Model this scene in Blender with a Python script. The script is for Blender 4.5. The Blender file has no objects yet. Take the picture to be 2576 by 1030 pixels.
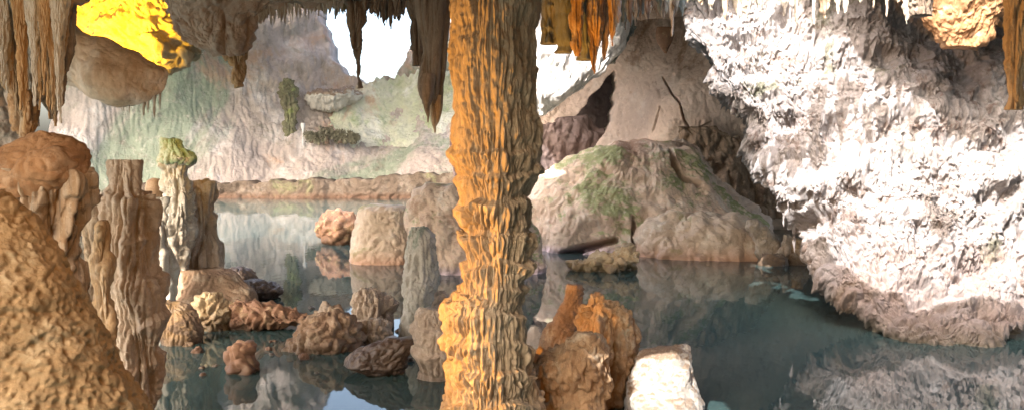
import bpy, math, random
import numpy as np

random.seed(7)
rng = np.random.RandomState(11)
scene = bpy.context.scene
COL = scene.collection

# ------------------------------------------------------------------ camera geometry
F, CX, CY, HZ = 2022.0, 1288.0, 515.0, 400.0
CAMZ = 2.2
PITCH = math.atan((CY - HZ) / F)
CP, SP = math.cos(PITCH), math.sin(PITCH)


def pt(px, py, Y):
    """Point of the place seen at (px, py) of the photograph, Y metres ahead."""
    px = np.asarray(px, float); py = np.asarray(py, float); Y = np.asarray(Y, float)
    u = (px - CX) / F
    v = (CY - py) / F
    t = Y / (CP + v * SP)
    return u * t, Y + 0 * t, CAMZ + (-SP + v * CP) * t


def proj(P):
    x, y, z = P[:, 0], P[:, 1], P[:, 2] - CAMZ
    d = y * CP - z * SP
    up = y * SP + z * CP
    d = np.maximum(d, 0.05)
    return CX + F * x / d, CY - F * up / d


def row_of(z, Y):
    """photo row of height z at distance Y"""
    return float(proj(np.array([[0.0, Y, z]]))[1][0])


def Yw(py):
    v = (CY - py) / F
    return (CP + v * SP) * (-CAMZ) / (-SP + v * CP)


# ------------------------------------------------------------------ noise
_perm = rng.permutation(256).astype(np.int32)
_perm = np.concatenate([_perm, _perm, _perm])
_g = rng.randn(256, 3).astype(np.float32)
_g /= np.linalg.norm(_g, axis=1)[:, None]


def pn(P, seed=0.0):
    P = np.asarray(P, np.float32) + np.float32(seed * 17.31 + 100.0)
    I = np.floor(P).astype(np.int32)
    f = P - I
    I &= 255
    w = f * f * f * (f * (f * 6 - 15) + 10)
    out = np.zeros(len(P), np.float32)
    for dx in (0, 1):
        wx = w[:, 0] if dx else 1 - w[:, 0]
        for dy in (0, 1):
            wy = w[:, 1] if dy else 1 - w[:, 1]
            for dz in (0, 1):
                wz = w[:, 2] if dz else 1 - w[:, 2]
                h = _perm[_perm[_perm[(I[:, 0] + dx) & 255] + ((I[:, 1] + dy) & 255)] + ((I[:, 2] + dz) & 255)]
                g = _g[h]
                out += wx * wy * wz * (g[:, 0] * (f[:, 0] - dx) + g[:, 1] * (f[:, 1] - dy) + g[:, 2] * (f[:, 2] - dz))
    return out * 1.5


def ss(a, b, x):
    t = np.clip((x - a) / (b - a), 0, 1)
    return t * t * (3 - 2 * t)


def relief(P, N, st, seed):
    """moves surface points outwards / downwards: lumps, flutes, tiers, knobs, cracks"""
    d = np.zeros(len(P), np.float32)
    for k, (a, f) in enumerate(st.get('lump', ())):
        d += a * pn(P * f, seed + k * 3.7)
    for k, (a, f, zs) in enumerate(st.get('flute', ())):
        wob = 0.16 / f * pn(P * (f * 0.25), seed + 40 + k)
        Q = P.copy(); Q[:, 0] += wob; Q[:, 1] += wob
        n = np.clip(np.abs(pn(Q * np.array([f, f, f * zs]), seed + 5 + k * 2.3)) * 2.0, 0, 1) ** 0.6
        m = 0.45 + 0.9 * np.clip(pn(P * (f * 0.22), seed + 60 + k) + 0.45, 0, 1)
        d += a * m * (n * 1.7 - 1.0)
    if 'tier' in st:
        a, sp, fl, ff = st['tier'][:4]
        zlo, zhi = st['tier'][4:6] if len(st['tier']) > 4 else (-99, 99)
        ph = P[:, 2] / sp + 0.55 * pn(P * np.array([0.6, 0.6, 0.25]) / sp, seed + 21) + 0.2 * pn(P * np.array([1.6, 1.6, 0.3]) / sp, seed + 22)
        fr = ph - np.floor(ph)
        lip = np.where(fr < 0.86, (fr / 0.86) ** 1.6, (1 - fr) / 0.14)
        m = np.clip(0.75 + 1.0 * pn(P / (sp * 1.7), seed + 23), 0.1, 1.4) * ss(zlo, zlo + 0.4, P[:, 2]) * (1 - ss(zhi - 0.4, zhi, P[:, 2]))
        n = 0.6 * np.clip(np.abs(pn(P * np.array([ff, ff, ff * 0.1]), seed + 24)) * 2.0, 0, 1) ** 0.6
        d += m * (a * (lip - 0.35) + fl * (n * 2.4 - 0.75) * np.clip(1.15 - np.abs(fr - 0.55) * 1.6, 0, 1))
    kn = np.zeros(len(P), np.float32)
    for k, (a, f, zs) in enumerate(st.get('knob', ())):
        n = np.abs(pn(P * np.array([f, f, f * zs]), seed + 31 + k))
        km = 0.35 + 0.75 * ss(-0.3, 0.3, pn(P * (f * 0.1), seed + 90 + k)) if st.get('kmod') else 1.0
        kn += a * (n * 2.2 - 0.5) * km
    d += kn
    for k, (a, f) in enumerate(st.get('pits', ())):
        d -= a * np.clip(pn(P * f, seed + 51 + k) + 0.05, 0, None) * 2.2
    for (a, poly, w) in st.get('crack', ()):
        px, py = proj(P)
        best = np.full(len(P), 1e9)
        for (x0, y0, w0), (x1, y1, w1) in zip(poly[:-1], poly[1:]):
            L2 = (x1 - x0) ** 2 + (y1 - y0) ** 2
            t = np.clip(((px - x0) * (x1 - x0) + (py - y0) * (y1 - y0)) / L2, 0, 1)
            dd = np.hypot(px - x0 - t * (x1 - x0), py - y0 - t * (y1 - y0)) / (w0 + (w1 - w0) * t)
            best = np.minimum(best, dd)
        best += 0.25 * pn(P * w, seed + 77)
        d -= a * (1 - ss(0.45, 1.25, best))
    out = P + N * d[:, None]
    if 'droop' in st:
        out[:, 2] -= st['droop'] * np.clip(kn, 0, None)
    return out


# ------------------------------------------------------------------ meshes
def mesh_obj(name, V, quads, tris=None, mat=None, parent=None, origin=None, smooth=True):
    V = np.asarray(V, np.float32)
    if origin is None:
        lo = V.min(0); hi = V.max(0)
        origin = np.array([(lo[0] + hi[0]) / 2, (lo[1] + hi[1]) / 2, lo[2]], np.float32)
    origin = np.asarray(origin, np.float32)
    me = bpy.data.meshes.new(name)
    nq = len(quads); nt = 0 if tris is None else len(tris)
    idx = np.asarray(quads, np.int32).ravel()
    starts = np.arange(nq, dtype=np.int32) * 4
    if nt:
        idx = np.concatenate([idx, np.asarray(tris, np.int32).ravel()])
        starts = np.concatenate([starts, nq * 4 + np.arange(nt, dtype=np.int32) * 3])
    me.vertices.add(len(V)); me.loops.add(len(idx)); me.polygons.add(nq + nt)
    me.vertices.foreach_set('co', (V - origin).ravel())
    me.loops.foreach_set('vertex_index', idx)
    me.polygons.foreach_set('loop_start', starts)
    me.polygons.foreach_set('use_smooth', np.full(nq + nt, smooth))
    me.update(calc_edges=True)
    me.validate()
    o = bpy.data.objects.new(name, me)
    COL.objects.link(o)
    if mat: me.materials.append(mat)
    if parent is not None:
        o.parent = parent
        o.location = [origin[i] - parent.location[i] for i in range(3)]
    else:
        o.location = origin
    return o


def tag(o, label=None, cat=None, group=None, kind=None):
    if label: o['label'] = label
    if cat: o['category'] = cat
    if group: o['group'] = group
    if kind: o['kind'] = kind
    return o


def smooth1(a, k):
    if k < 1: return a
    w = np.exp(-0.5 * (np.arange(-3 * k, 3 * k + 1) / k) ** 2); w /= w.sum()
    return np.convolve(np.pad(a, 3 * k, mode='edge'), w, mode='valid')


def roof_z(x, Y):
    x = np.asarray(x, float); Y = np.asarray(Y, float)
    z = 2.2 + 0.2 * np.maximum(Y, 0) + 0.3
    z = np.where(Y > 14, 5.3 + 0.105 * (Y - 14), z)
    return np.maximum(z, 3.7)


def loft(name, sl, Y, mat, st=None, depth=0.85, rymax=9.0, res=2.6, up=False, water=False, sq=2.0, parent=None, seed=None, bulge=0.0, sm=1.0):
    """a solid body from slices (row, left, right[, metres ahead]) of the photograph"""
    global _seed
    if seed is None:
        _seed += 1.37; seed = _seed % 97
    sl = [tuple(s) + (Y,) if len(s) == 3 else tuple(s) for s in sl]
    sl = sorted(sl, key=lambda s: s[0])
    if up:
        y0, l0, r0, Y0 = sl[0]
        xm = float(pt((l0 + r0) / 2, y0, Y0)[0])
        ry = row_of(float(roof_z(xm, Y0)) + 0.12, Y0)
        if ry < y0 - 2:
            g = (y0 - ry) * 0.12
            sl.insert(0, (ry, l0 - g, r0 + g, Y0))
    py = np.array([s[0] for s in sl], float)
    L = np.array([s[1] for s in sl], float); R = np.array([s[2] for s in sl], float); YY = np.array([s[3] for s in sl], float)
    span = py[-1] - py[0]
    nz = int(max(10, span / res))
    yy = np.linspace(py[0], py[-1], nz)
    k = max(0, int(round(sm * 5.0 / res * max(0.25, min(1.0, span / 250)))))
    Li, Ri, Yi = [smooth1(np.interp(yy, py, a), k) for a in (L, R, YY)]
    xl, _, z = pt(Li, yy, Yi)
    xr, _, _ = pt(Ri, yy, Yi)
    c = (xl + xr) / 2; rx = np.maximum((xr - xl) / 2, 0.004)
    if water:
        zb = min(z[-1], 0) - 0.35
        n2 = 8
        z = np.concatenate([z, np.linspace(z[-1], zb, n2 + 1)[1:]])
        c = np.concatenate([c, np.full(n2, c[-1])]); rx = np.concatenate([rx, np.full(n2, rx[-1])]); Yi = np.concatenate([Yi, np.full(n2, Yi[-1])])
    nz = len(z)
    wpx = float(np.max(R - L))
    nth = int(np.clip(wpx * 2.1 / res, 20, 2200))
    th = np.linspace(0, 2 * np.pi, nth, endpoint=False)
    th = th - 0.4 * np.cos(th)          # finer on the side that shows
    ct, s_t = np.cos(th), np.sin(th)
    if sq != 2.0:
        ct = np.sign(ct) * np.abs(ct) ** (2 / sq); s_t = np.sign(s_t) * np.abs(s_t) ** (2 / sq)
    ry = np.minimum(rx * depth, rymax)
    X = c[:, None] + rx[:, None] * ct[None]
    YG = Yi[:, None] + ry[:, None] * s_t[None]
    ZG = np.repeat(z[:, None], nth, 1)
    V = np.stack([X, YG, ZG], -1)
    du = np.roll(V, -1, 1) - np.roll(V, 1, 1)
    dv = np.gradient(V, axis=0)
    N = np.cross(dv, du)
    N /= np.maximum(np.linalg.norm(N, axis=2, keepdims=True), 1e-9)
    out = N[..., 0] * ct[None] + N[..., 1] * s_t[None]
    N *= np.sign(np.mean(out) + 1e-9)
    P = V.reshape(-1, 3); N = N.reshape(-1, 3)
    if st:
        P = relief(P.astype(np.float32), N.astype(np.float32), st, seed)
    G = P.reshape(nz, nth, 3)
    top = G[0].mean(0); bot = G[-1].mean(0)
    V = np.concatenate([P, top[None], bot[None]])
    i = np.arange(nz - 1)[:, None] * nth; j = np.arange(nth)[None]; j2 = (j + 1) % nth
    q = np.stack([i + j, i + nth + j, i + nth + j2, i + j2], -1).reshape(-1, 4)
    j = np.arange(nth); j2 = (j + 1) % nth
    t0 = np.stack([np.full(nth, nz * nth), j, j2], -1)
    b = (nz - 1) * nth
    t1 = np.stack([np.full(nth, nz * nth + 1), b + j2, b + j], -1)
    return mesh_obj(name, V, q, np.concatenate([t0, t1]), mat, parent)


_seed = 1.0


def sheet(name, x0, x1, y0, y1, Yfun, mat, st, res=3.0, seed=3.0, keep=None, thick=1.5, top=None):
    """a rock face: rows y0..y1, columns x0..x1 of the photograph at depth Yfun; top(px) gives an uneven upper edge"""
    nx = int((x1 - x0) / res); ny = int((y1 - y0) / res)
    PX, T = np.meshgrid(np.linspace(x0, x1, nx), np.linspace(0, 1, ny))
    yt = top(PX) if top is not None else y0 + 0 * PX
    PY = yt + (y1 - yt) * T
    Y = Yfun(PX, PY)
    X, YY, Z = pt(PX, PY, Y)
    V = np.stack([X, YY, Z], -1)
    du = np.gradient(V, axis=1); dv = np.gradient(V, axis=0)
    N = np.cross(dv, du); N /= np.maximum(np.linalg.norm(N, axis=2, keepdims=True), 1e-9)
    N *= np.sign(-np.mean(N[..., 1]))
    P = relief(V.reshape(-1, 3).astype(np.float32), N.reshape(-1, 3).astype(np.float32), st, seed)
    i = np.arange(ny - 1)[:, None] * nx; j = np.arange(nx - 1)[None]
    q = np.stack([i + j, i + nx + j, i + nx + j + 1, i + j + 1], -1)
    if keep is not None:
        q = q[keep(PX[:-1, :-1], PY[:-1, :-1])]
    q = q.reshape(-1, 4)
    if thick:
        # back face and rim: the wall is a solid
        n0 = len(P)
        B = P.copy(); B[:, 1] += thick
        e = np.concatenate([q[:, [0, 1]], q[:, [1, 2]], q[:, [2, 3]], q[:, [3, 0]]])
        key = np.sort(e, 1); key = key[:, 0].astype(np.int64) * n0 + key[:, 1]
        _, inv, cnt = np.unique(key, return_inverse=True, return_counts=True)
        be = e[cnt[inv] == 1]
        rim_q = np.stack([be[:, 1], be[:, 0], be[:, 0] + n0, be[:, 1] + n0], -1)
        q = np.concatenate([q, q[:, ::-1] + n0, rim_q]); P = np.concatenate([P, B])
    o = mesh_obj(name, P, q, None, mat)
    return o


def rbf(pts, width):
    A = np.array(pts, float)

    def f(px, py):
        num = np.zeros_like(px, float); den = np.zeros_like(px, float)
        for x, y, v in A:
            d2 = ((px - x) ** 2 + (py - y) ** 2) / width ** 2
            w = np.exp(-d2) + 1e-4 / (1 + d2) ** 2
            num += w * v; den += w
        return num / den
    return f


# ------------------------------------------------------------------ materials
def rock(name, c1, c2, c3=None, s1=1.2, streak=0.0, streak_col=None, stain=None, moss=None, rough=0.85, bump=0.5, bscale=14.0,
         wet=0.5, wet_h=0.10, rim=None, low=None, spec=0.3, stretch=1.0):
    m = bpy.data.materials.new(name); m.use_nodes = True
    nt = m.node_tree; nd = nt.nodes; lk = nt.links
    b = nd['Principled BSDF']
    geo = nd.new('ShaderNodeNewGeometry')

    def noise(scale, detail=6, rough_=0.6, vec=None, zs=1.0, dist=0.0):
        mp = nd.new('ShaderNodeMapping'); mp.inputs['Scale'].default_value = (1, 1, zs)
        lk.new(geo.outputs['Position'], mp.inputs['Vector'])
        n = nd.new('ShaderNodeTexNoise'); n.inputs['Scale'].default_value = scale
        n.inputs['Detail'].default_value = detail; n.inputs['Roughness'].default_value = rough_
        n.inputs['Distortion'].default_value = dist
        lk.new(mp.outputs['Vector'], n.inputs['Vector'])
        return n.outputs['Fac']

    def ramp(fac, a, bb):
        r = nd.new('ShaderNodeMapRange'); r.inputs['From Min'].default_value = a; r.inputs['From Max'].default_value = bb
        r.interpolation_type = 'SMOOTHSTEP'
        lk.new(fac, r.inputs['Value']); return r.outputs['Result']

    def mix(fac, a, bb):
        x = nd.new('ShaderNodeMix'); x.data_type = 'RGBA'
        if isinstance(fac, float): x.inputs[0].default_value = fac
        else: lk.new(fac, x.inputs[0])
        for s, v in ((6, a), (7, bb)):
            if isinstance(v, tuple): x.inputs[s].default_value = v + (1,)
            else: lk.new(v, x.inputs[s])
        return x.outputs[2]

    def mul(a, bb):
        x = nd.new('ShaderNodeMath'); x.operation = 'MULTIPLY'
        for s, v in ((0, a), (1, bb)):
            if isinstance(v, float): x.inputs[s].default_value = v
            else: lk.new(v, x.inputs[s])
        return x.outputs[0]

    col = mix(ramp(noise(s1, 8, 0.65, zs=stretch), 0.33, 0.67), c1, c2)
    if c3: col = mix(ramp(noise(s1 * 2.7, 8, 0.7, zs=stretch), 0.5, 0.68), col, c3)
    if streak:
        col = mix(mul(ramp(noise(s1 * 5, 5, 0.6, zs=0.08), 0.46, 0.66), float(streak)), col, streak_col or tuple(v * 0.45 for v in c1))
        col = mix(mul(ramp(noise(s1 * 13, 5, 0.65, zs=0.07), 0.5, 0.62), float(streak)), col, tuple(v * 0.4 for v in c2))
        col = mix(mul(ramp(noise(s1 * 10, 4, 0.6, zs=0.07), 0.56, 0.68), float(streak) * 0.8), col, tuple(min(0.85, v * 1.4) for v in c1))
    if stain:
        for sc, sf, lo in stain:
            col = mix(mul(ramp(noise(sf, 7, 0.68, dist=0.6), lo, lo + 0.08), 0.85), col, sc)
    if moss:
        mc, amt = moss
        sx = nd.new('ShaderNodeSeparateXYZ'); lk.new(geo.outputs['Normal'], sx.inputs[0])
        f = mul(ramp(sx.outputs['Z'], 0.1, 0.6), ramp(noise(s1 * 1.3, 7, 0.7), 0.58 - amt * 0.25, 0.68 - amt * 0.25))
        col = mix(f, col, mc)
    # fine speckle of the stone
    col = mix(mul(ramp(noise(s1 * 22, 4, 0.7), 0.5, 0.75), 0.4), col, tuple(min(0.9, v * 1.45) for v in c1))
    col = mix(mul(ramp(noise(s1 * 9, 8, 0.75, zs=stretch), 0.52, 0.66), 0.45), col, tuple(v * 0.5 for v in c2))
    sp_ = nd.new('ShaderNodeSeparateXYZ'); lk.new(geo.outputs['Position'], sp_.inputs[0])
    if low:
        lc, z0_, z1_ = low
        zz = nd.new('ShaderNodeMath'); zz.operation = 'MULTIPLY_ADD'; lk.new(noise(1.2, 6), zz.inputs[0]); zz.inputs[1].default_value = 2.4; lk.new(sp_.outputs['Z'], zz.inputs[2])
        col = mix(mul(ramp(zz.outputs[0], z1_ + 1.2, z0_ + 1.0), 0.8), col, lc)
    # wet band over the water
    ad = nd.new('ShaderNodeMath'); ad.operation = 'MULTIPLY_ADD'; lk.new(noise(3.0, 4), ad.inputs[0]); ad.inputs[1].default_value = -0.16; lk.new(sp_.outputs['Z'], ad.inputs[2])
    wf = nd.new('ShaderNodeMapRange'); wf.inputs['From Min'].default_value = -0.06; wf.inputs['From Max'].default_value = wet_h
    wf.inputs['To Min'].default_value = 1; wf.inputs['To Max'].default_value = 0
    lk.new(ad.outputs[0], wf.inputs['Value'])
    wcol = rim if rim else tuple(v * (1 - wet) for v in c2)
    col = mix(mul(wf.outputs['Result'], 0.85), col, wcol)
    lk.new(col, b.inputs['Base Color'])
    rr = nd.new('ShaderNodeMapRange'); rr.inputs['To Min'].default_value = rough; rr.inputs['To Max'].default_value = min(rough, 0.4)
    lk.new(wf.outputs['Result'], rr.inputs['Value']); lk.new(rr.outputs['Result'], b.inputs['Roughness'])
    b.inputs['Specular IOR Level'].default_value = spec
    bp = nd.new('ShaderNodeBump'); bp.inputs['Strength'].default_value = bump; bp.inputs['Distance'].default_value = 0.65 / bscale
    lk.new(noise(bscale, 9, 0.72, zs=stretch), bp.inputs['Height'])
    lk.new(bp.outputs['Normal'], b.inputs['Normal'])
    return m


GREEN = (0.16, 0.22, 0.09)
M = {}
M['column'] = rock('column_stone', (0.38, 0.30, 0.205), (0.27, 0.21, 0.14), (0.45, 0.38, 0.28), s1=1.6, streak=0.35, streak_col=(0.2, 0.16, 0.12), bscale=26, bump=0.55, stretch=0.5)
M['tan'] = rock('tan_stone', (0.50, 0.41, 0.32), (0.38, 0.29, 0.22), (0.56, 0.49, 0.42), s1=1.5, streak=0.25, bscale=22, bump=0.55, wet=0.6, wet_h=0.2)
M['smooth'] = rock('smooth_stone', (0.68, 0.51, 0.36), (0.56, 0.42, 0.3), (0.74, 0.6, 0.5), s1=0.9, streak=0.3, streak_col=(0.66, 0.6, 0.54), stain=[((0.3, 0.24, 0.17), 1.2, 0.57)], bscale=9, bump=0.35)
M['mound'] = rock('ochre_stone', (0.29, 0.20, 0.105), (0.20, 0.135, 0.07), (0.34, 0.27, 0.17), s1=1.6, bscale=15, bump=0.7)
M['bell'] = rock('rust_stone', (0.36, 0.20, 0.10), (0.22, 0.12, 0.06), (0.45, 0.31, 0.2), s1=2.0, streak=0.2, bscale=16, bump=0.45)
M['drape'] = rock('drapery_stone', (0.44, 0.36, 0.27), (0.30, 0.21, 0.14), (0.5, 0.43, 0.34), s1=2.0, streak=0.6, streak_col=(0.3, 0.17, 0.07), bscale=22, stretch=0.3)
M['pale'] = rock('pale_stone', (0.58, 0.54, 0.47), (0.44, 0.38, 0.31), (0.62, 0.6, 0.55), s1=1.8, stain=[((0.40, 0.28, 0.17), 1.3, 0.60)], bscale=20, bump=0.6, wet=0.6, wet_h=0.2)
M['grey'] = rock('grey_stone', (0.44, 0.42, 0.37), (0.34, 0.33, 0.29), (0.5, 0.48, 0.44), s1=1.8, stain=[((0.22, 0.27, 0.22), 1.1, 0.54), ((0.4, 0.28, 0.17), 1.5, 0.6)], bscale=20, bump=0.6)
M['chalk'] = rock('chalk_stone', (0.56, 0.53, 0.49), (0.46, 0.42, 0.37), (0.62, 0.6, 0.57), s1=2.5, stain=[((0.3, 0.22, 0.15), 2.0, 0.58)], moss=((0.26, 0.18, 0.12), 0.9), bscale=20, bump=0.8)
M['green_top'] = rock('mossy_stone', (0.25, 0.35, 0.22), (0.42, 0.45, 0.37), (0.18, 0.28, 0.15), s1=3.0, bscale=20)
M['brown'] = rock('brown_stone', (0.34, 0.23, 0.15), (0.22, 0.14, 0.09), (0.46, 0.37, 0.27), s1=2.0, stain=[((0.42, 0.27, 0.12), 1.4, 0.57), ((0.12, 0.08, 0.055), 2.2, 0.58)], bscale=20, rough=0.7, wet=0.6, wet_h=0.2)
M['wetdark'] = rock('wet_dark_stone', (0.13, 0.085, 0.055), (0.08, 0.05, 0.035), (0.2, 0.14, 0.1), s1=2.5, bscale=22, rough=0.28, spec=0.6)
M['yellow'] = rock('yellowish_stone', (0.52, 0.40, 0.24), (0.42, 0.29, 0.17), (0.58, 0.5, 0.36), s1=2.5, stain=[((0.3, 0.17, 0.09), 1.8, 0.57)], bscale=20, rough=0.7, wet=0.6, wet_h=0.2)
M['red'] = rock('reddish_stone', (0.36, 0.20, 0.12), (0.25, 0.14, 0.09), (0.5, 0.36, 0.22), s1=2.2, stain=[((0.5, 0.36, 0.18), 1.6, 0.57), ((0.12, 0.075, 0.05), 2.5, 0.57)], bscale=20, rough=0.6, wet=0.6, wet_h=0.2)
M['isle'] = rock('island_stone', (0.76, 0.60, 0.47), (0.64, 0.47, 0.36), (0.80, 0.71, 0.62), s1=0.6, stain=[((0.42, 0.27, 0.20), 0.42, 0.58), ((0.27, 0.28, 0.13), 0.55, 0.60)], moss=((0.34, 0.36, 0.18), 0.42), bscale=7, bump=0.7, rim=(0.78, 0.62, 0.70), wet_h=0.13)
M['boulder'] = rock('boulder_stone', (0.68, 0.55, 0.43), (0.56, 0.43, 0.33), (0.70, 0.62, 0.52), s1=0.8, stain=[((0.34, 0.33, 0.17), 0.5, 0.56)], bscale=8, bump=0.55, rim=(0.50, 0.28, 0.18), wet_h=0.25)
M['back'] = rock('back_wall_stone', (0.62, 0.51, 0.43), (0.54, 0.43, 0.36), (0.66, 0.57, 0.50), s1=0.35, stain=[((0.26, 0.17, 0.11), 0.28, 0.57)], bscale=5, bump=0.5)
M['band'] = rock('band_stone', (0.33, 0.25, 0.18), (0.24, 0.17, 0.12), (0.40, 0.32, 0.24), s1=0.8, streak=0.4, bscale=7, bump=0.9)
M['stump'] = rock('stump_stone', (0.36, 0.25, 0.15), (0.26, 0.17, 0.10), (0.42, 0.36, 0.27), s1=2.0, streak=0.3, stain=[((0.26, 0.29, 0.24), 1.3, 0.58), ((0.42, 0.22, 0.1), 1.8, 0.6)], bscale=20, bump=0.7)
M['far'] = rock('far_wall_stone', (0.56, 0.47, 0.43), (0.42, 0.36, 0.32), (0.70, 0.65, 0.63), s1=0.16, streak=0.3, streak_col=(0.36, 0.32, 0.28), stain=[((0.28, 0.34, 0.25), 0.08, 0.50), ((0.50, 0.34, 0.25), 0.12, 0.58), ((0.24, 0.22, 0.17), 0.3, 0.62)], bscale=2.2, bump=0.8, rim=(0.34, 0.2, 0.13), wet_h=0.5)
M['ledge'] = rock('ledge_stone', (0.22, 0.165, 0.125), (0.14, 0.105, 0.078), (0.30, 0.25, 0.205), s1=0.4, stain=[((0.28, 0.27, 0.15), 0.35, 0.56), ((0.2, 0.14, 0.1), 0.6, 0.6)], bscale=3, bump=0.9, rim=(0.2, 0.11, 0.07), wet_h=0.3)
M['mosspillar'] = rock('mossy_pillar_stone', (0.22, 0.21, 0.13), (0.15, 0.13, 0.09), (0.3, 0.3, 0.17), s1=1.0, streak=0.4, stain=[((0.30, 0.34, 0.14), 0.9, 0.55)], bscale=6)
M['slope'] = rock('green_slope_stone', (0.54, 0.57, 0.40), (0.66, 0.64, 0.56), (0.40, 0.47, 0.28), s1=0.2, stain=[((0.55, 0.38, 0.28), 0.16, 0.55), ((0.78, 0.78, 0.72), 0.2, 0.57)], bscale=2.5, bump=0.8)
M['white'] = rock('white_wall_stone', (0.32, 0.305, 0.31), (0.24, 0.22, 0.22), (0.40, 0.39, 0.405), s1=1.1, stain=[((0.15, 0.11, 0.095), 1.7, 0.56), ((0.11, 0.115, 0.075), 0.75, 0.58), ((0.22, 0.165, 0.145), 4.0, 0.57)], low=((0.30, 0.225, 0.20), 0.1, 1.5), bscale=16, bump=0.9, rim=(0.24, 0.2, 0.155), wet_h=0.14, stretch=0.5)
M['curtain'] = rock('white_curtain_stone', (0.74, 0.72, 0.72), (0.64, 0.62, 0.62), None, s1=0.5, stain=[((0.40, 0.50, 0.34), 0.35, 0.58)], bscale=5, bump=0.4)
M['ceil'] = rock('ceiling_stone', (0.50, 0.41, 0.34), (0.38, 0.29, 0.23), (0.58, 0.52, 0.46), s1=0.9, stain=[((0.3, 0.15, 0.07), 0.8, 0.60)], bscale=10, bump=0.7)
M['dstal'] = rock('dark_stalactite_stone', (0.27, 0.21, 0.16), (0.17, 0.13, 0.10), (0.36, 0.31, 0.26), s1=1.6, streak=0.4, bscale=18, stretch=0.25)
M['pstal'] = rock('pale_stalactite_stone', (0.50, 0.47, 0.42), (0.36, 0.32, 0.27), (0.58, 0.56, 0.52), s1=2.0, bscale=20, stretch=0.25)
M['ostal'] = rock('ochre_stalactite_stone', (0.48, 0.33, 0.18), (0.34, 0.21, 0.11), (0.5, 0.42, 0.32), s1=2.0, streak=0.4, bscale=22, stretch=0.25)
M['teal'] = rock('grey_teal_stone', (0.24, 0.28, 0.27), (0.18, 0.20, 0.19), (0.3, 0.3, 0.27), s1=1.5, streak=0.4, bscale=18, stretch=0.2)
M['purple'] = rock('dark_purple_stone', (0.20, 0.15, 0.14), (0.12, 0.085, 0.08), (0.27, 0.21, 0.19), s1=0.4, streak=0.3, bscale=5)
M['recess'] = rock('recess_stone', (0.56, 0.48, 0.34), (0.46, 0.38, 0.26), (0.6, 0.54, 0.42), s1=1.2, bscale=12, bump=0.9)


def water_mat():
    m = bpy.data.materials.new('cave_water'); m.use_nodes = True
    nt = m.node_tree; nd = nt.nodes; lk = nt.links
    b = nd['Principled BSDF']
    b.inputs['Base Color'].default_value = (0.042, 0.075, 0.075, 1)
    b.inputs['Roughness'].default_value = 0.025; b.inputs['IOR'].default_value = 1.333
    geo = nd.new('ShaderNodeNewGeometry')
    mp = nd.new('ShaderNodeMapping'); mp.inputs['Scale'].default_value = (1, 0.45, 1); lk.new(geo.outputs['Position'], mp.inputs['Vector'])
    n = nd.new('ShaderNodeTexNoise'); n.inputs['Scale'].default_value = 3.0; n.inputs['Detail'].default_value = 4; lk.new(mp.outputs['Vector'], n.inputs['Vector'])
    bp = nd.new('ShaderNodeBump'); bp.inputs['Strength'].default_value = 0.10; bp.inputs['Distance'].default_value = 0.02
    lk.new(n.outputs['Fac'], bp.inputs['Height']); lk.new(bp.outputs['Normal'], b.inputs['Normal'])
    return m


# ------------------------------------------------------------------ styles of relief (metres, per metre)
S_COL = dict(lump=((0.06, 2.2), (0.03, 5.0)), flute=((0.022, 10.0, 0.05), (0.016, 24.0, 0.06), (0.007, 50.0, 0.1)), tier=(0.06, 0.21, 0.044, 28.0, -2.0, 2.5), knob=((0.007, 34.0, 0.35),), pits=((0.012, 18.0),))
S_STUB = dict(lump=((0.05, 2.0), (0.025, 5.0)), flute=((0.028, 10.0, 0.12),), tier=(0.03, 0.3, 0.02, 16.0), knob=((0.01, 26.0, 0.6),))
S_DRAPE = dict(lump=((0.05, 1.8),), flute=((0.09, 8.0, 0.05), (0.035, 18.0, 0.07)), pits=((0.02, 14.0),))
S_BOULD = dict(lump=((0.3, 0.45), (0.15, 1.2), (0.06, 3.5)), knob=((0.05, 2.2, 0.6), (0.04, 5.0, 0.8), (0.025, 11.0, 1.0)), pits=((0.05, 3),))
S_ROCK = dict(lump=((0.08, 2.0), (0.05, 5.0)), knob=((0.03, 9.0, 1.0), (0.012, 22.0, 1.0)))
S_STAL = dict(lump=((0.02, 3.0),), flute=((0.03, 9.0, 0.08), (0.012, 22.0, 0.12)))
S_MOUND = dict(lump=((0.10, 1.0), (0.05, 3.0), (0.014, 8.0), (0.006, 40.0)), pits=((0.009, 9.0), (0.010, 20.0), (0.008, 40.0)))
S_WHITE = dict(lump=((0.45, 0.35), (0.25, 0.8), (0.16, 1.9)), flute=((0.05, 6.0, 0.12),), knob=((0.03, 6.0, 0.25), (0.045, 13.0, 0.3), (0.042, 26.0, 0.35), (0.016, 48.0, 0.6)), kmod=1, pits=((0.16, 2.2), (0.05, 5.0), (0.02, 14.0)), droop=0.9)

# ================================================================== THE SETTING
# water
n = 60
gx, gy = np.meshgrid(np.linspace(-45, 45, n), np.linspace(-12, 72, n))
V = np.stack([gx, gy, 0 * gx], -1).reshape(-1, 3)
i = np.arange(n - 1)[:, None] * n; j = np.arange(n - 1)[None]
q = np.stack([i + j, i + j + 1, i + n + j + 1, i + n + j], -1).reshape(-1, 4)
tag(mesh_obj('water', V, q, None, water_mat(), origin=(0, 0, 0)), kind='structure')

# sun direction (towards the sun)
EL, AZ = math.radians(42), math.radians(213)       # azimuth clockwise from +Y
SUN = np.array([math.sin(AZ) * math.cos(EL), math.cos(AZ) * math.cos(EL), math.sin(EL)])


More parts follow.
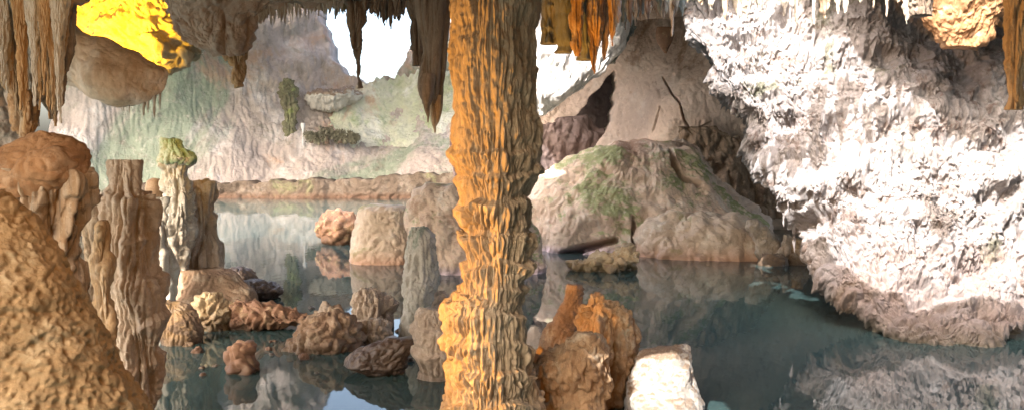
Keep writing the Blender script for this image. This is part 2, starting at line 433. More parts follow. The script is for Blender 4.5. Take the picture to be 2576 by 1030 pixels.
def lit_cells(samples, gx, gy, rad):
    """cells of the roof the sun must pass through to reach the sample points"""
    out = np.zeros(gx.shape, bool)
    dx = gx[0, 1] - gx[0, 0]; dy = gy[1, 0] - gy[0, 0]
    for P in samples:
        t = 3.0
        for _ in range(12):
            q_ = P + SUN * t
            t = (float(roof_z(q_[0], q_[1])) + 0.3 - P[2]) / SUN[2]
        q_ = P + SUN * t
        a = int(round((q_[0] - gx[0, 0]) / dx)); b = int(round((q_[1] - gy[0, 0]) / dy))
        r = rad
        out[max(0, b - r):b + r + 1, max(0, a - r):a + r + 1] = True
    return out


# roof: unseen edges and added openings shaped to steer sun and daylight
gx, gy = np.meshgrid(np.linspace(-11, 17, 187), np.linspace(-6, 36, 281))
gz = roof_z(gx, gy)
P = np.stack([gx, gy, gz], -1).reshape(-1, 3)
nz_ = pn(P * 0.5, 3) * 0.35 + pn(P * 1.4, 4) * 0.16 + pn(P * 4, 5) * 0.06 + 0.1
P[:, 2] += nz_
G = P.reshape(gx.shape + (3,))
edge = 16.6 + 0.5 * np.sin(gx * 0.9) + 0.4 * np.sin(gx * 2.3 + 1)
xk = -1.25 + 0.3 * np.sin(gy * 1.3)
keepv = (gy < edge) | (gx > xk)
keepv &= (gy < 28.5) | ((gx > -0.9) & (gx < 8))
keepv &= ((gy > 0.15 + 0.4 * np.sin(gx * 1.1)) | ((gx > -1.2 + 0.3 * np.sin(gy)) & (gy > -4.2))) & ((gx > -7.0 + 0.3 * np.sin(gy * 2)) | (gy > 8.5)) & ((gx < 11 + 0.4 * np.sin(gy * 1.7)) | (gy > 8))
samples = []
for py in np.arange(70, 730, 22):
    xl = np.interp(py, [0, 100, 200, 250, 300, 400, 500, 600, 700, 760], [1720, 1740, 1780, 1820, 1900, 1950, 2040, 2070, 2110, 2200])
    for px in np.arange(xl + (10 if py < 170 else 75 if py < 340 else 115), 2640, 24):
        if py < 130 and px > 2330: continue
        if py > 600 and px < 2120 + (py - 600) * 1.6: continue
        samples.append(np.array(pt(px, py, 10.2)))
        if px < xl + 260: samples.append(np.array(pt(px, py, 11.6 if py > 300 else 12.4)))
spots = []; fine = []
for px in (1620, 1655, 1690, 1725):
    for py in (880, 915, 950, 985, 1015):
        spots.append(np.array(pt(px, py, 6.6)))
for px in range(1330, 1530, 12):
    for py in range(60, int(330 - (px - 1330) * 0.75), 12):
        fine.append(np.array(pt(px, py, 21.5)))
keepv &= ~lit_cells(samples, gx, gy, 2) & ~lit_cells(spots, gx, gy, 1) & ~lit_cells(fine, gx, gy, 0)
kf = keepv[:-1, :-1] & keepv[1:, :-1] & keepv[:-1, 1:] & keepv[1:, 1:]
ny_, nx_ = gx.shape
i = np.arange(ny_ - 1)[:, None] * nx_; j = np.arange(nx_ - 1)[None]
q = np.stack([i + j, i + j + 1, i + nx_ + j + 1, i + nx_ + j], -1)[kf].reshape(-1, 4)
ro = mesh_obj('cave_ceiling', P, q, None, M['ceil'])
md = ro.modifiers.new('Solidify', 'SOLIDIFY'); md.thickness = 0.5; md.offset = 1
tag(ro, kind='structure')

# added unseen wall behind and right of the viewer, blocks daylight there
bx, bz = np.meshgrid(np.linspace(-1.4, 12, 110), np.linspace(-0.4, 5.2, 50))
V = np.stack([bx, -4.0 + 0.22 * bx - 0.1 * bz, bz], -1).reshape(-1, 3).astype(np.float32)
V[:, 1] += 0.5 * pn(V * 0.5, 3) + 0.25 * pn(V * 1.5, 5)
V = np.concatenate([V, V + np.array([0, -1.0, 0], np.float32)])
i = np.arange(49)[:, None] * 110; j = np.arange(109)[None]
q = np.stack([i + j, i + 110 + j, i + 110 + j + 1, i + j + 1], -1).reshape(-1, 4)
tag(mesh_obj('added_shade_wall', V, np.concatenate([q, q[:, ::-1] + 50 * 110]), None, M['ceil']), kind='structure')

# added vault above the view, keeps sun off the far bay; near edge open
hx, hy = np.meshgrid(np.linspace(-42, 12, 150), np.linspace(31, 53, 80))
hz = 3.1 + 0.215 * hy
P = np.stack([hx, hy, hz], -1).reshape(-1, 3)
P[:, 2] += 0.8 * pn(P * 0.2, 3) + 0.4 * pn(P * 0.7, 4) + 0.6
hk = (hy > 33.5 + 1.0 * np.sin(hx * 0.5)) & ((hy < 50.5 + 1.0 * np.sin(hx * 0.8)))
kf = hk[:-1, :-1]
i = np.arange(79)[:, None] * 150; j = np.arange(149)[None]
q = np.stack([i + j, i + j + 1, i + 150 + j + 1, i + 150 + j], -1)[kf].reshape(-1, 4)
vo = mesh_obj('added_shade_vault', P, q, None, M['far'])
md = vo.modifiers.new('Solidify', 'SOLIDIFY'); md.thickness = 0.8; md.offset = 1
tag(vo, kind='structure')

# ================================================================== FAR BAY
fy = rbf([(150, 490, 44), (500, 490, 46), (800, 490, 46.5), (1150, 490, 46), (1400, 490, 46), (150, 440, 44.5), (500, 440, 46), (800, 440, 46.3), (1050, 440, 45.4), (1150, 430, 45.4),
          (300, 400, 46.5), (600, 400, 47), (850, 400, 47.5), (1100, 395, 47), (1300, 395, 47), (150, 330, 46), (400, 330, 47.5), (600, 340, 48.5), (720, 355, 50), (850, 355, 50.5), (1000, 360, 50.5), (1150, 350, 50), (1300, 350, 50),
          (150, 200, 46), (400, 230, 47), (560, 200, 48.5), (650, 220, 50), (740, 250, 51), (860, 260, 52), (950, 300, 51.5), (1100, 300, 51.5), (1300, 300, 51.5), (640, 80, 51), (740, 100, 53), (850, 210, 54), (950, 230, 54), (1050, 200, 54), (1200, 200, 54),
          (400, 80, 47), (760, 20, 54), (1080, 60, 55), (1250, 0, 55), (850, 80, 55), (650, -60, 51), (1100, -60, 55)], 95)


OPEN = [(800, -200), (803, 30), (812, 100), (840, 160), (872, 192), (940, 208), (1000, 202), (1020, 168), (1036, 90), (1044, 30), (1046, -200)]


def outside_opening(px, py):
    px = px + 7 * np.sin(py * 0.045) + 3 * np.sin(py * 0.14 + 1); py = py + 6 * np.sin(px * 0.06) + 3 * np.sin(px * 0.17)
    ins = np.zeros(px.shape, bool)
    for (x0, y0), (x1, y1) in zip(OPEN, OPEN[1:] + OPEN[:1]):
        c = (y0 > py) != (y1 > py)
        ins ^= c & (px < (x1 - x0) * (py - y0) / ((y1 - y0) or 1e-9) + x0)
    return ~ins


o = sheet('cliff_wall', 120, 1420, -90, 505, fy, M['far'], dict(lump=((0.9, 0.16), (0.4, 0.4), (0.16, 1.0)), flute=((0.07, 0.9, 0.12), (0.07, 2.6, 0.15)), knob=((0.035, 4.0, 0.45), (0.03, 8.0, 0.5)), kmod=1, droop=0.4), res=2.6, thick=2.5, keep=outside_opening)
tag(o, 'long pinkish grey cavern wall with green algae, rising from the far shore of the pool', 'rock wall')

sl_y = rbf([(800, 370, 49.3), (1150, 370, 49.3), (800, 300, 50.5), (1150, 300, 50.5), (850, 200, 52), (950, 220, 52.5), (1150, 200, 52.5), (1300, 370, 49.3), (1300, 200, 53), (800, 60, 53), (1080, 40, 54)], 110)
o = sheet('rock_slope', 735, 1330, 0, 376, sl_y, M['slope'], dict(lump=((0.7, 0.2), (0.35, 0.6), (0.15, 1.5)), knob=((0.06, 3.0, 0.6), (0.05, 6.0, 0.6))), res=2.6, thick=1.5, seed=9.0,
          top=lambda px: np.interp(px, [735, 775, 810, 850, 880, 940, 1000, 1020, 1330], [374, 352, 318, 262, 226, 202, 190, 180, 150]) + 5 * np.sin(px * 0.13) + 4 * np.sin(px * 0.37))
tag(o, 'pale green and pink rock slope under the white sky opening', 'rock slope')

o = sheet('shore_ledge', 350, 1330, 436, 505, rbf([(400, 500, 45.2), (800, 500, 45.4), (1000, 500, 45.6), (1150, 500, 45.6), (1300, 500, 45.6), (400, 470, 45.0), (800, 468, 45.0), (1000, 460, 44.6), (1150, 455, 44.4), (1300, 455, 44.4), (400, 450, 46), (800, 450, 46.2), (1000, 436, 46), (1150, 436, 46), (1300, 436, 46)], 45), M['ledge'],
          dict(lump=((0.3, 0.4), (0.2, 1.0), (0.08, 2.5)), knob=((0.08, 2.5, 1), (0.04, 6, 1)), pits=((0.12, 1.4),)), res=2.3, thick=2.0, seed=14.0,
          top=lambda px: np.interp(px, [350, 500, 700, 940, 1000, 1330], [462, 460, 456, 448, 436, 430]) + 3 * np.sin(px * 0.07) + 2 * np.sin(px * 0.19))
tag(o, 'low tan brown rock ledge along the far shoreline of the pool', 'rock ledge')

# ================================================================== BACK WALL, RIGHT OF THE COLUMN
by = rbf([(1340, 450, 22), (1420, 450, 23.5), (1500, 420, 25), (1540, 330, 25), (1480, 300, 25.5), (1400, 330, 25.5), (1340, 330, 25), (1500, 240, 25.8), (1400, 200, 25.8),
          (1560, 280, 24.2), (1600, 360, 24), (1580, 180, 24.5), (1640, 180, 23.8), (1700, 240, 23.2), (1760, 280, 22.8), (1800, 320, 22.6), (1700, 330, 22.8), (1900, 330, 22.4), (2050, 330, 22), (2400, 300, 21.5), (2700, 300, 21), (2400, 550, 22), (2700, 550, 21.5), (1720, 380, 24.2), (1800, 400, 24.3), (1880, 430, 24.2), (1950, 470, 23.6), (1900, 520, 24.6), (1980, 540, 24.8), (2050, 520, 24.5),
          (1900, 600, 26), (2000, 620, 26), (1700, 600, 25), (1500, 600, 24), (1340, 600, 24), (1600, 60, 25), (1700, 80, 24), (1800, 100, 23), (2000, 100, 22), (1700, 0, 25)], 75)
HOLLOW = [(1330, 340), (1400, 322), (1450, 285), (1490, 235), (1520, 190), (1536, 180), (1548, 215), (1545, 260), (1530, 285), (1528, 320), (1500, 360), (1420, 420), (1330, 460)]


def inside(poly, px, py):
    ins = np.zeros(px.shape, bool)
    for (x0, y0), (x1, y1) in zip(poly, poly[1:] + poly[:1]):
        c = (y0 > py) != (y1 > py)
        ins ^= c & (px < (x1 - x0) * (py - y0) / ((y1 - y0) or 1e-9) + x0)
    return ins


def outside_hollow(px, py):
    return ~inside(HOLLOW, px + 5 * np.sin(py * 0.06) + 2 * np.sin(py * 0.16 + 1), py + 4 * np.sin(px * 0.07))


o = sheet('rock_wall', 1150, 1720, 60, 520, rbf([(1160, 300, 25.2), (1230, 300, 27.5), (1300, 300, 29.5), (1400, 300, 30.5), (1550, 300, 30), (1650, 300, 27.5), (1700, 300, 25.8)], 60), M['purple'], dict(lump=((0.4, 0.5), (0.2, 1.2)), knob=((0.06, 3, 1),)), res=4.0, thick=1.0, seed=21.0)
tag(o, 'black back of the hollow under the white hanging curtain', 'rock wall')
o = sheet('back_wall', 1290, 2760, 10, 640, by, M['back'], dict(lump=((0.3, 0.3), (0.1, 0.8), (0.04, 2.0)), knob=((0.02, 3.5, 0.7), (0.015, 8.0, 0.8)),
          crack=((0.4, [(1668, 195, 1.5), (1690, 235, 2.2), (1712, 262, 1.8), (1722, 300, 2.2), (1740, 322, 1.8), (1790, 300, 1.4)], 2.0), (0.3, [(1665, 270, 1.5), (1655, 310, 2.0), (1648, 330, 1.5)], 2.0))), res=1.9, thick=1.2, keep=outside_hollow)
tag(o, 'brownish grey back wall with a dark zigzag crack, behind the boulder island', 'rock wall')


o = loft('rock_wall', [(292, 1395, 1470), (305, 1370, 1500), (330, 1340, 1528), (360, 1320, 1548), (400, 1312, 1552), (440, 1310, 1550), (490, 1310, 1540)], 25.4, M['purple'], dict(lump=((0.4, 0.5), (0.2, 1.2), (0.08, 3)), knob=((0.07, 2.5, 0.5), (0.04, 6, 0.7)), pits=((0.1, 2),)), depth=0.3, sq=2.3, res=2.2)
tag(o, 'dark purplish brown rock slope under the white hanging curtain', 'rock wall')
o = loft('hanging_rock', [(40, 1290, 1600), (80, 1290, 1580), (110, 1290, 1566), (150, 1292, 1542), (200, 1295, 1512), (240, 1300, 1478), (265, 1310, 1440), (285, 1330, 1400), (292, 1345, 1375)], 22, M['curtain'],
         dict(lump=((0.35, 0.5), (0.15, 1.3)), knob=((0.05, 3.0, 0.6), (0.03, 7, 0.6))), depth=0.35, up=True)
tag(o, 'bright white sunlit curtain of rock hanging right of the big column', 'hanging rock')
o = loft('hanging_rock', [(70, 1655, 1692), (88, 1652, 1697), (105, 1655, 1690), (125, 1664, 1682), (135, 1670, 1678)], 22.6, M['red'], dict(lump=((0.08, 1.5),)), depth=0.8)
tag(o, 'rounded reddish boulder wedged high in the back wall above its crack', 'boulder')
o = loft('hanging_rock', [(60, 1540, 1600), (85, 1545, 1597), (110, 1540, 1580), (135, 1530, 1560), (160, 1528, 1545)], 22.2, M['teal'], dict(lump=((0.12, 1.0), (0.06, 3)), knob=((0.04, 6, 1),)), depth=0.6, up=True)
tag(o, 'small bluish grey rock knob at the right edge of the white curtain', 'hanging rock')

o = loft('rock_wall', [(318, 1700, 1800), (335, 1700, 1862), (360, 1708, 1895), (400, 1730, 1930), (440, 1760, 1958), (480, 1795, 1985), (515, 1840, 2005), (536, 1872, 2015), (546, 1890, 2010)], 22.6, M['band'], dict(lump=((0.2, 0.7), (0.1, 2)), flute=((0.06, 3.5, 0.25),), knob=((0.06, 4, 0.6), (0.04, 8, 0.7)), pits=((0.08, 3),)), depth=0.3, rymax=0.6, res=2.2)
tag(o, 'rough dark brown overhanging band low on the back wall, above the right tip of the island', 'rock wall')

# ================================================================== BOULDER ISLAND
isl = [
    ('boulder', [(514, 935, 1030), (524, 915, 1036), (545, 905, 1042), (580, 898, 1048), (620, 890, 1052), (650, 886, 1056), (664, 884, 1058)], 666, M['boulder'], 'flat faced tan boulder with a yellowish foot at the left end of the island', dict(lump=((0.18, 0.5), (0.08, 1.4)), knob=((0.03, 4, 1), (0.02, 9, 1))), 0.75, 3.2),
    ('boulder', [(480, 1090, 1165), (492, 1062, 1200), (520, 1045, 1260), (560, 1040, 1330), (610, 1060, 1350), (650, 1085, 1360), (690, 1140, 1365)], 692, M['isle'], 'pinkish tan boulder between the flat faced boulder and the big column', S_BOULD, 0.5, 2.4),
    ('boulder', [(358, 1600, 1680), (366, 1555, 1715), (382, 1500, 1745), (410, 1440, 1775), (440, 1408, 1800), (480, 1345, 1838), (520, 1310, 1872), (560, 1300, 1905), (610, 1290, 1925), (650, 1285, 1930), (664, 1285, 1930)], 664, M['isle'], 'huge pinkish brown boulder with green moss, highest of the island',
     dict(lump=((0.35, 0.4), (0.2, 1.0), (0.05, 3.0)), knob=((0.05, 1.8, 0.5), (0.03, 4.0, 0.6), (0.025, 9.0, 0.8)), pits=((0.05, 2.5),), crack=((1.6, [(1592, 545, 3), (1597, 590, 8), (1606, 630, 14), (1608, 670, 17)], 1.0), (0.8, [(1420, 645, 14), (1470, 622, 12), (1548, 603, 8)], 1.0), (0.6, [(1690, 372, 6), (1705, 400, 10), (1725, 430, 6), (1770, 455, 5)], 1.0))), 0.62, 2.0),
    ('boulder', [(342, 1690, 1730), (352, 1675, 1760), (380, 1690, 1775), (420, 1710, 1800), (460, 1730, 1830), (500, 1760, 1880), (560, 1790, 1930), (640, 1800, 1950)], 640, M['back'], 'brown slab leaning behind the mossy summit boulder of the island', S_BOULD, 0.5, 2.2),
    ('boulder', [(528, 1690, 1790), (540, 1660, 1830), (560, 1635, 1865), (590, 1618, 1900), (625, 1610, 1925), (660, 1606, 1935)], 661, M['boulder'], 'broad greyish boulder right of the dark fissure in the island', dict(lump=((0.3, 0.5), (0.15, 1.3), (0.05, 3.5)), knob=((0.05, 2, 0.6), (0.04, 4.5, 0.8), (0.02, 10, 1)), pits=((0.05, 2.5),)), 0.7, 2.0),
    ('boulder', [(618, 1535, 1590), (632, 1480, 1602), (648, 1435, 1608), (662, 1426, 1608), (678, 1450, 1598), (686, 1480, 1580)], 686, M['yellow'], 'low yellow cream slab in front of the island, left of its fissure', dict(lump=((0.35, 0.8), (0.15, 2.5)), knob=((0.12, 3, 1), (0.06, 7, 1), (0.03, 14, 1))), 0.6, 2.0),
    ('boulder', [(552, 1880, 1905), (572, 1876, 1935), (600, 1890, 1955), (630, 1900, 1958), (645, 1910, 1950)], 660, M['tan'], 'pale angular rock at the right tip of the island, widest there', S_ROCK, 0.8, 3.0),
    ('boulder', [(588, 1968, 1990), (610, 1962, 2002), (640, 1955, 2005), (662, 1940, 2010)], 664, M['tan'], 'small upright tan rock beside the foot of the sunlit wall', S_ROCK, 0.8, 3.0),
    ('boulder', [(600, 1995, 2020), (630, 1985, 2040), (664, 1970, 2050)], 666, M['brown'], 'small brown rock pressed against the foot of the sunlit wall', S_ROCK, 0.8, 3.0),
    ('boulder', [(640, 1925, 1960), (652, 1915, 1975), (668, 1910, 1985)], 669, M['brown'], 'low dark rock at the waterline by the right tip of the island', S_ROCK, 0.8, 3.0),
    ('boulder', [(540, 835, 880), (552, 805, 900), (570, 790, 905), (590, 795, 905), (612, 830, 900)], 616, M['red'], 'reddish rock in the water left of the flat faced boulder', dict(lump=((0.25, 1.0), (0.1, 3)), knob=((0.08, 3.5, 1), (0.04, 8, 1))), 0.8, 3.0),
]
for nm, sl, wl, mt, lab, st, dp, sq in isl:
    w = [s for s in sl]
    rx = max((s[2] - s[1]) for s in sl) / 2 / F * Yw(wl)
    Yc = Yw(wl) + rx * dp * 0.9
    if wl in (640,): Yc += 2.5
    if len(sl) == 11: Yc = 20.4
    if sl[0][0] == 528: Yc += 0.5
    tag(loft(nm, sl, Yc, mt, st, depth=dp, water=True, sq=2.4, res=2.3), lab, 'boulder')

# ================================================================== RIGHT SUNLIT WALL
o = loft('hanging_rock_wall', [(-60, 1705, 3050, 13.2), (20, 1712, 3032, 13.0), (60, 1718, 3015, 12.9), (110, 1728, 3001, 12.8), (160, 1742, 2980, 12.7), (210, 1762, 2962, 12.6), (255, 1795, 2945, 12.5), (282, 1830, 2938, 12.4),
     (300, 1885, 2931, 12.3), (345, 1897, 2924, 12.2), (400, 1922, 2910, 12.0), (450, 1955, 2892, 11.9), (500, 1988, 2875, 11.8), (560, 2006, 2840, 11.6), (600, 2020, 2819, 11.4), (640, 2034, 2798, 11.2), (690, 2054, 2763, 10.9), (720, 2088, 2742, 10.7),
     (760, 2150, 2714, 10.4), (800, 2195, 2650, 10.1), (830, 2220, 2590, 9.9), (855, 2270, 2540, 9.7), (875, 2325, 2500, 9.55), (890, 2345, 2475, 9.5)], 11, M['white'], S_WHITE, depth=0.4, rymax=1.0, res=1.8, water=True, seed=8.3, sq=2.3)
tag(o, 'huge white sunlit mass of drip covered rock filling the right side down to the water', 'rock wall')
wv = np.empty(len(o.data.vertices) * 3, np.float32); o.data.vertices.foreach_get('co', wv); wv = wv.reshape(-1, 3) + np.array(o.location)
wn = np.empty(len(o.data.vertices) * 3, np.float32); o.data.vertices.foreach_get('normal', wn); wn = wn.reshape(-1, 3)
wx, wy = proj(wv)
ok = np.where((wx > 1830) & (wx < 2570) & (wy > 20) & (wy < 640) & (wv[:, 1] < 12.3) & (wn[:, 2] < -0.25) & (wn[:, 1] < -0.5))[0]
for k in rng.permutation(ok)[:90]:
    p = wv[k]; ln = random.uniform(0.10, 0.38); r0 = random.uniform(0.018, 0.04)
    nr, na = 7, 8
    tt = np.linspace(0, 1, nr); aa = np.linspace(0, 2 * np.pi, na, endpoint=False)
    rad_ = r0 * (1 - tt) ** 0.7 * (1 + 0.25 * rng.randn(nr)) + 0.002
    VV = np.stack([p[0] + np.outer(rad_, np.cos(aa)) + 0.25 * r0 * np.sin(tt * 5 + k)[:, None], p[1] + 0.06 + np.outer(rad_, np.sin(aa)), np.repeat((p[2] + 0.06 - tt * ln)[:, None], na, 1)], -1).reshape(-1, 3)
    ii = np.arange(nr - 1)[:, None] * na; jj = np.arange(na)[None]
    mesh_obj('drip', VV, np.stack([ii + jj, ii + na + jj, ii + na + (jj + 1) % na, ii + (jj + 1) % na], -1).reshape(-1, 4), None, M['white'], parent=o)

# ================================================================== BIG COLUMN
o = loft('cave_column', [(-30, 1134, 1356), (0, 1136, 1354), (60, 1134, 1350), (130, 1132, 1346), (200, 1138, 1346), (260, 1140, 1352), (300, 1142, 1362), (340, 1140, 1366), (370, 1143, 1360), (420, 1150, 1357), (455, 1158, 1342), (490, 1166, 1340), (520, 1160, 1334),
     (560, 1166, 1330), (585, 1178, 1324), (600, 1168, 1338), (640, 1170, 1336), (690, 1168, 1326), (720, 1160, 1320), (742, 1150, 1316), (760, 1112, 1318), (790, 1108, 1324), (830, 1118, 1326), (870, 1130, 1326), (905, 1142, 1334), (945, 1134, 1352), (980, 1120, 1358), (1030, 1104, 1368), (1100, 1085, 1395), (1180, 1060, 1420)], 6.0, M['column'], S_COL, depth=0.95, res=2.0, up=True, water=True, seed=4.1)
tag(o, 'massive fluted stone column from the water to the ceiling, orange lit on its left', 'stone column')

# ================================================================== LEFT FOREGROUND
o = loft('rock_mound', [(478, -60, 8), (492, -90, 22), (540, -140, 52), (590, -180, 92), (640, -220, 132), (690, -260, 166), (740, -300, 200), (790, -340, 224), (840, -360, 244), (900, -400, 272), (960, -430, 300), (1030, -460, 338), (1110, -500, 375), (1250, -560, 430)], 3.5, M['mound'], S_MOUND, depth=0.7, res=2.2, water=True, seed=6.2)
tag(o, 'big pitted ochre rock mound sloping across the bottom left corner', 'rock mound')

bell = loft('bell_stalagmite', [(333, 100, 150), (342, 72, 182), (356, 45, 208), (372, 20, 224), (390, -5, 230), (415, -25, 228), (445, -35, 222), (470, -20, 205), (485, 10, 180)], 4.9, M['bell'], dict(lump=((0.08, 2.2), (0.04, 5.0)), knob=((0.012, 14, 1),)), depth=0.8, res=2.2, seed=2.2)
tag(bell, 'bell shaped rust brown stalagmite with hanging stone drapery above the ochre mound', 'stalagmite')
loft('drapery', [(425, -20, 208), (450, -35, 220), (480, -35, 216), (520, -25, 206), (560, -20, 198), (600, 0, 190), (660, 20, 182), (720, 30, 190), (800, 40, 205), (1000, 60, 240)], 4.9, M['drape'], S_DRAPE, depth=0.75, res=2.2, water=True, parent=bell, seed=9.1)

st4 = loft('stalagmite', [(402, 279, 350), (420, 276, 352), (450, 274, 352), (480, 272, 350), (492, 270, 358), (520, 266, 382), (560, 264, 388), (620, 262, 386), (680, 264, 392), (730, 268, 408), (775, 272, 418), (820, 280, 414), (870, 286, 408), (920, 292, 402), (970, 304, 396), (1010, 320, 388), (1050, 330, 384)], 6.1, M['tan'],
           dict(lump=((0.05, 2.4), (0.025, 6.0)), flute=((0.045, 9.0, 0.06), (0.02, 20, 0.1)), tier=(0.045, 0.34, 0.02, 15.0), knob=((0.01, 28, 0.6),)), depth=0.8, res=1.9, water=True, seed=3.3)
tag(st4, 'tall tan fluted stalagmite with a broken flat top, left of the mossy one', 'stalagmite')
for sl, Y, mt, lab in [
    ([(482, 222, 236), (500, 214, 248), (540, 210, 256), (600, 208, 262), (680, 206, 268), (760, 210, 272), (860, 216, 280), (960, 230, 290)], 6.5, M['drape'], 'slender dark brown stalagmite squeezed behind the bell shaped one'),
    ([(556, 250, 262), (570, 243, 268), (620, 240, 272), (700, 240, 276), (800, 244, 286), (900, 250, 296), (1000, 262, 306)], 5.7, M['ostal'], 'narrow ochre pillar pressed against the left side of the tall tan stalagmite'),
    ([(590, 186, 204), (620, 178, 210), (700, 176, 214), (800, 184, 226)], 6.9, M['pale'], 'pale knobbly pillar behind the slender dark brown stalagmite')]:
    tag(loft('stalagmite', sl, Y, mt, S_STUB, depth=0.9, res=2.0, water=True), lab, 'stalagmite')

g = loft('stalagmite', [(396, 404, 488), (405, 394, 486), (415, 396, 478), (440, 402, 474), (470, 406, 480), (510, 410, 486), (560, 408, 490), (610, 396, 480), (660, 388, 476), (700, 386, 474), (740, 400, 474), (790, 405, 480)], 11.6, M['pale'],
         dict(lump=((0.09, 1.6), (0.05, 4.0)), flute=((0.07, 5, 0.15), (0.03, 11, 0.15)), knob=((0.045, 8, 0.7), (0.018, 18, 0.8))), depth=0.85, res=1.9, water=True, seed=5.5)
tag(g, 'pale lumpy stalagmite with a green mossy top', 'stalagmite')
loft('mossy_top', [(347, 408, 448), (352, 405, 453), (370, 405, 464), (385, 404, 484), (396, 402, 490), (404, 396, 490), (412, 400, 480)], 11.6, M['green_top'], dict(lump=((0.03, 2.5), (0.03, 5)), flute=((0.03, 7, 0.15),), knob=((0.02, 10, 0.5), (0.012, 20, 0.8))), depth=0.87, res=1.5, parent=g, seed=5.9)
for sl, Y, mt, lab in [
    ([(458, 490, 508), (468, 478, 528), (490, 470, 540), (530, 468, 546), (580, 470, 550), (640, 468, 556), (680, 474, 558), (700, 490, 548), (740, 500, 540)], 12.1, M['tan'], 'grey brown stalagmite with a rounded skirt right of the mossy one'),
    ([(498, 394, 412), (510, 390, 416), (530, 394, 412), (560, 390, 420), (600, 384, 430), (650, 382, 440), (700, 390, 440), (760, 400, 444)], 10.9, M['pale'], 'small whitish stalagmite in front of the mossy topped one'),
]:
    tag(loft('stalagmite', sl, Y, mt, dict(lump=((0.09, 1.7), (0.04, 4.0)), flute=((0.08, 5, 0.12), (0.03, 12, 0.12)), knob=((0.03, 9, 0.6),), tier=(0.05, 0.5, 0.05, 10.0)), depth=0.9, res=1.8, water=True), lab, 'stalagmite')
o = loft('boulder', [(448, 384, 402), (456, 374, 412), (475, 372, 416), (492, 376, 416), (502, 388, 410)], 12, M['brown'], dict(lump=((0.08, 2.0),)), depth=0.9)
tag(o, 'round dark brown rock seen behind the mossy topped stalagmite', 'boulder')

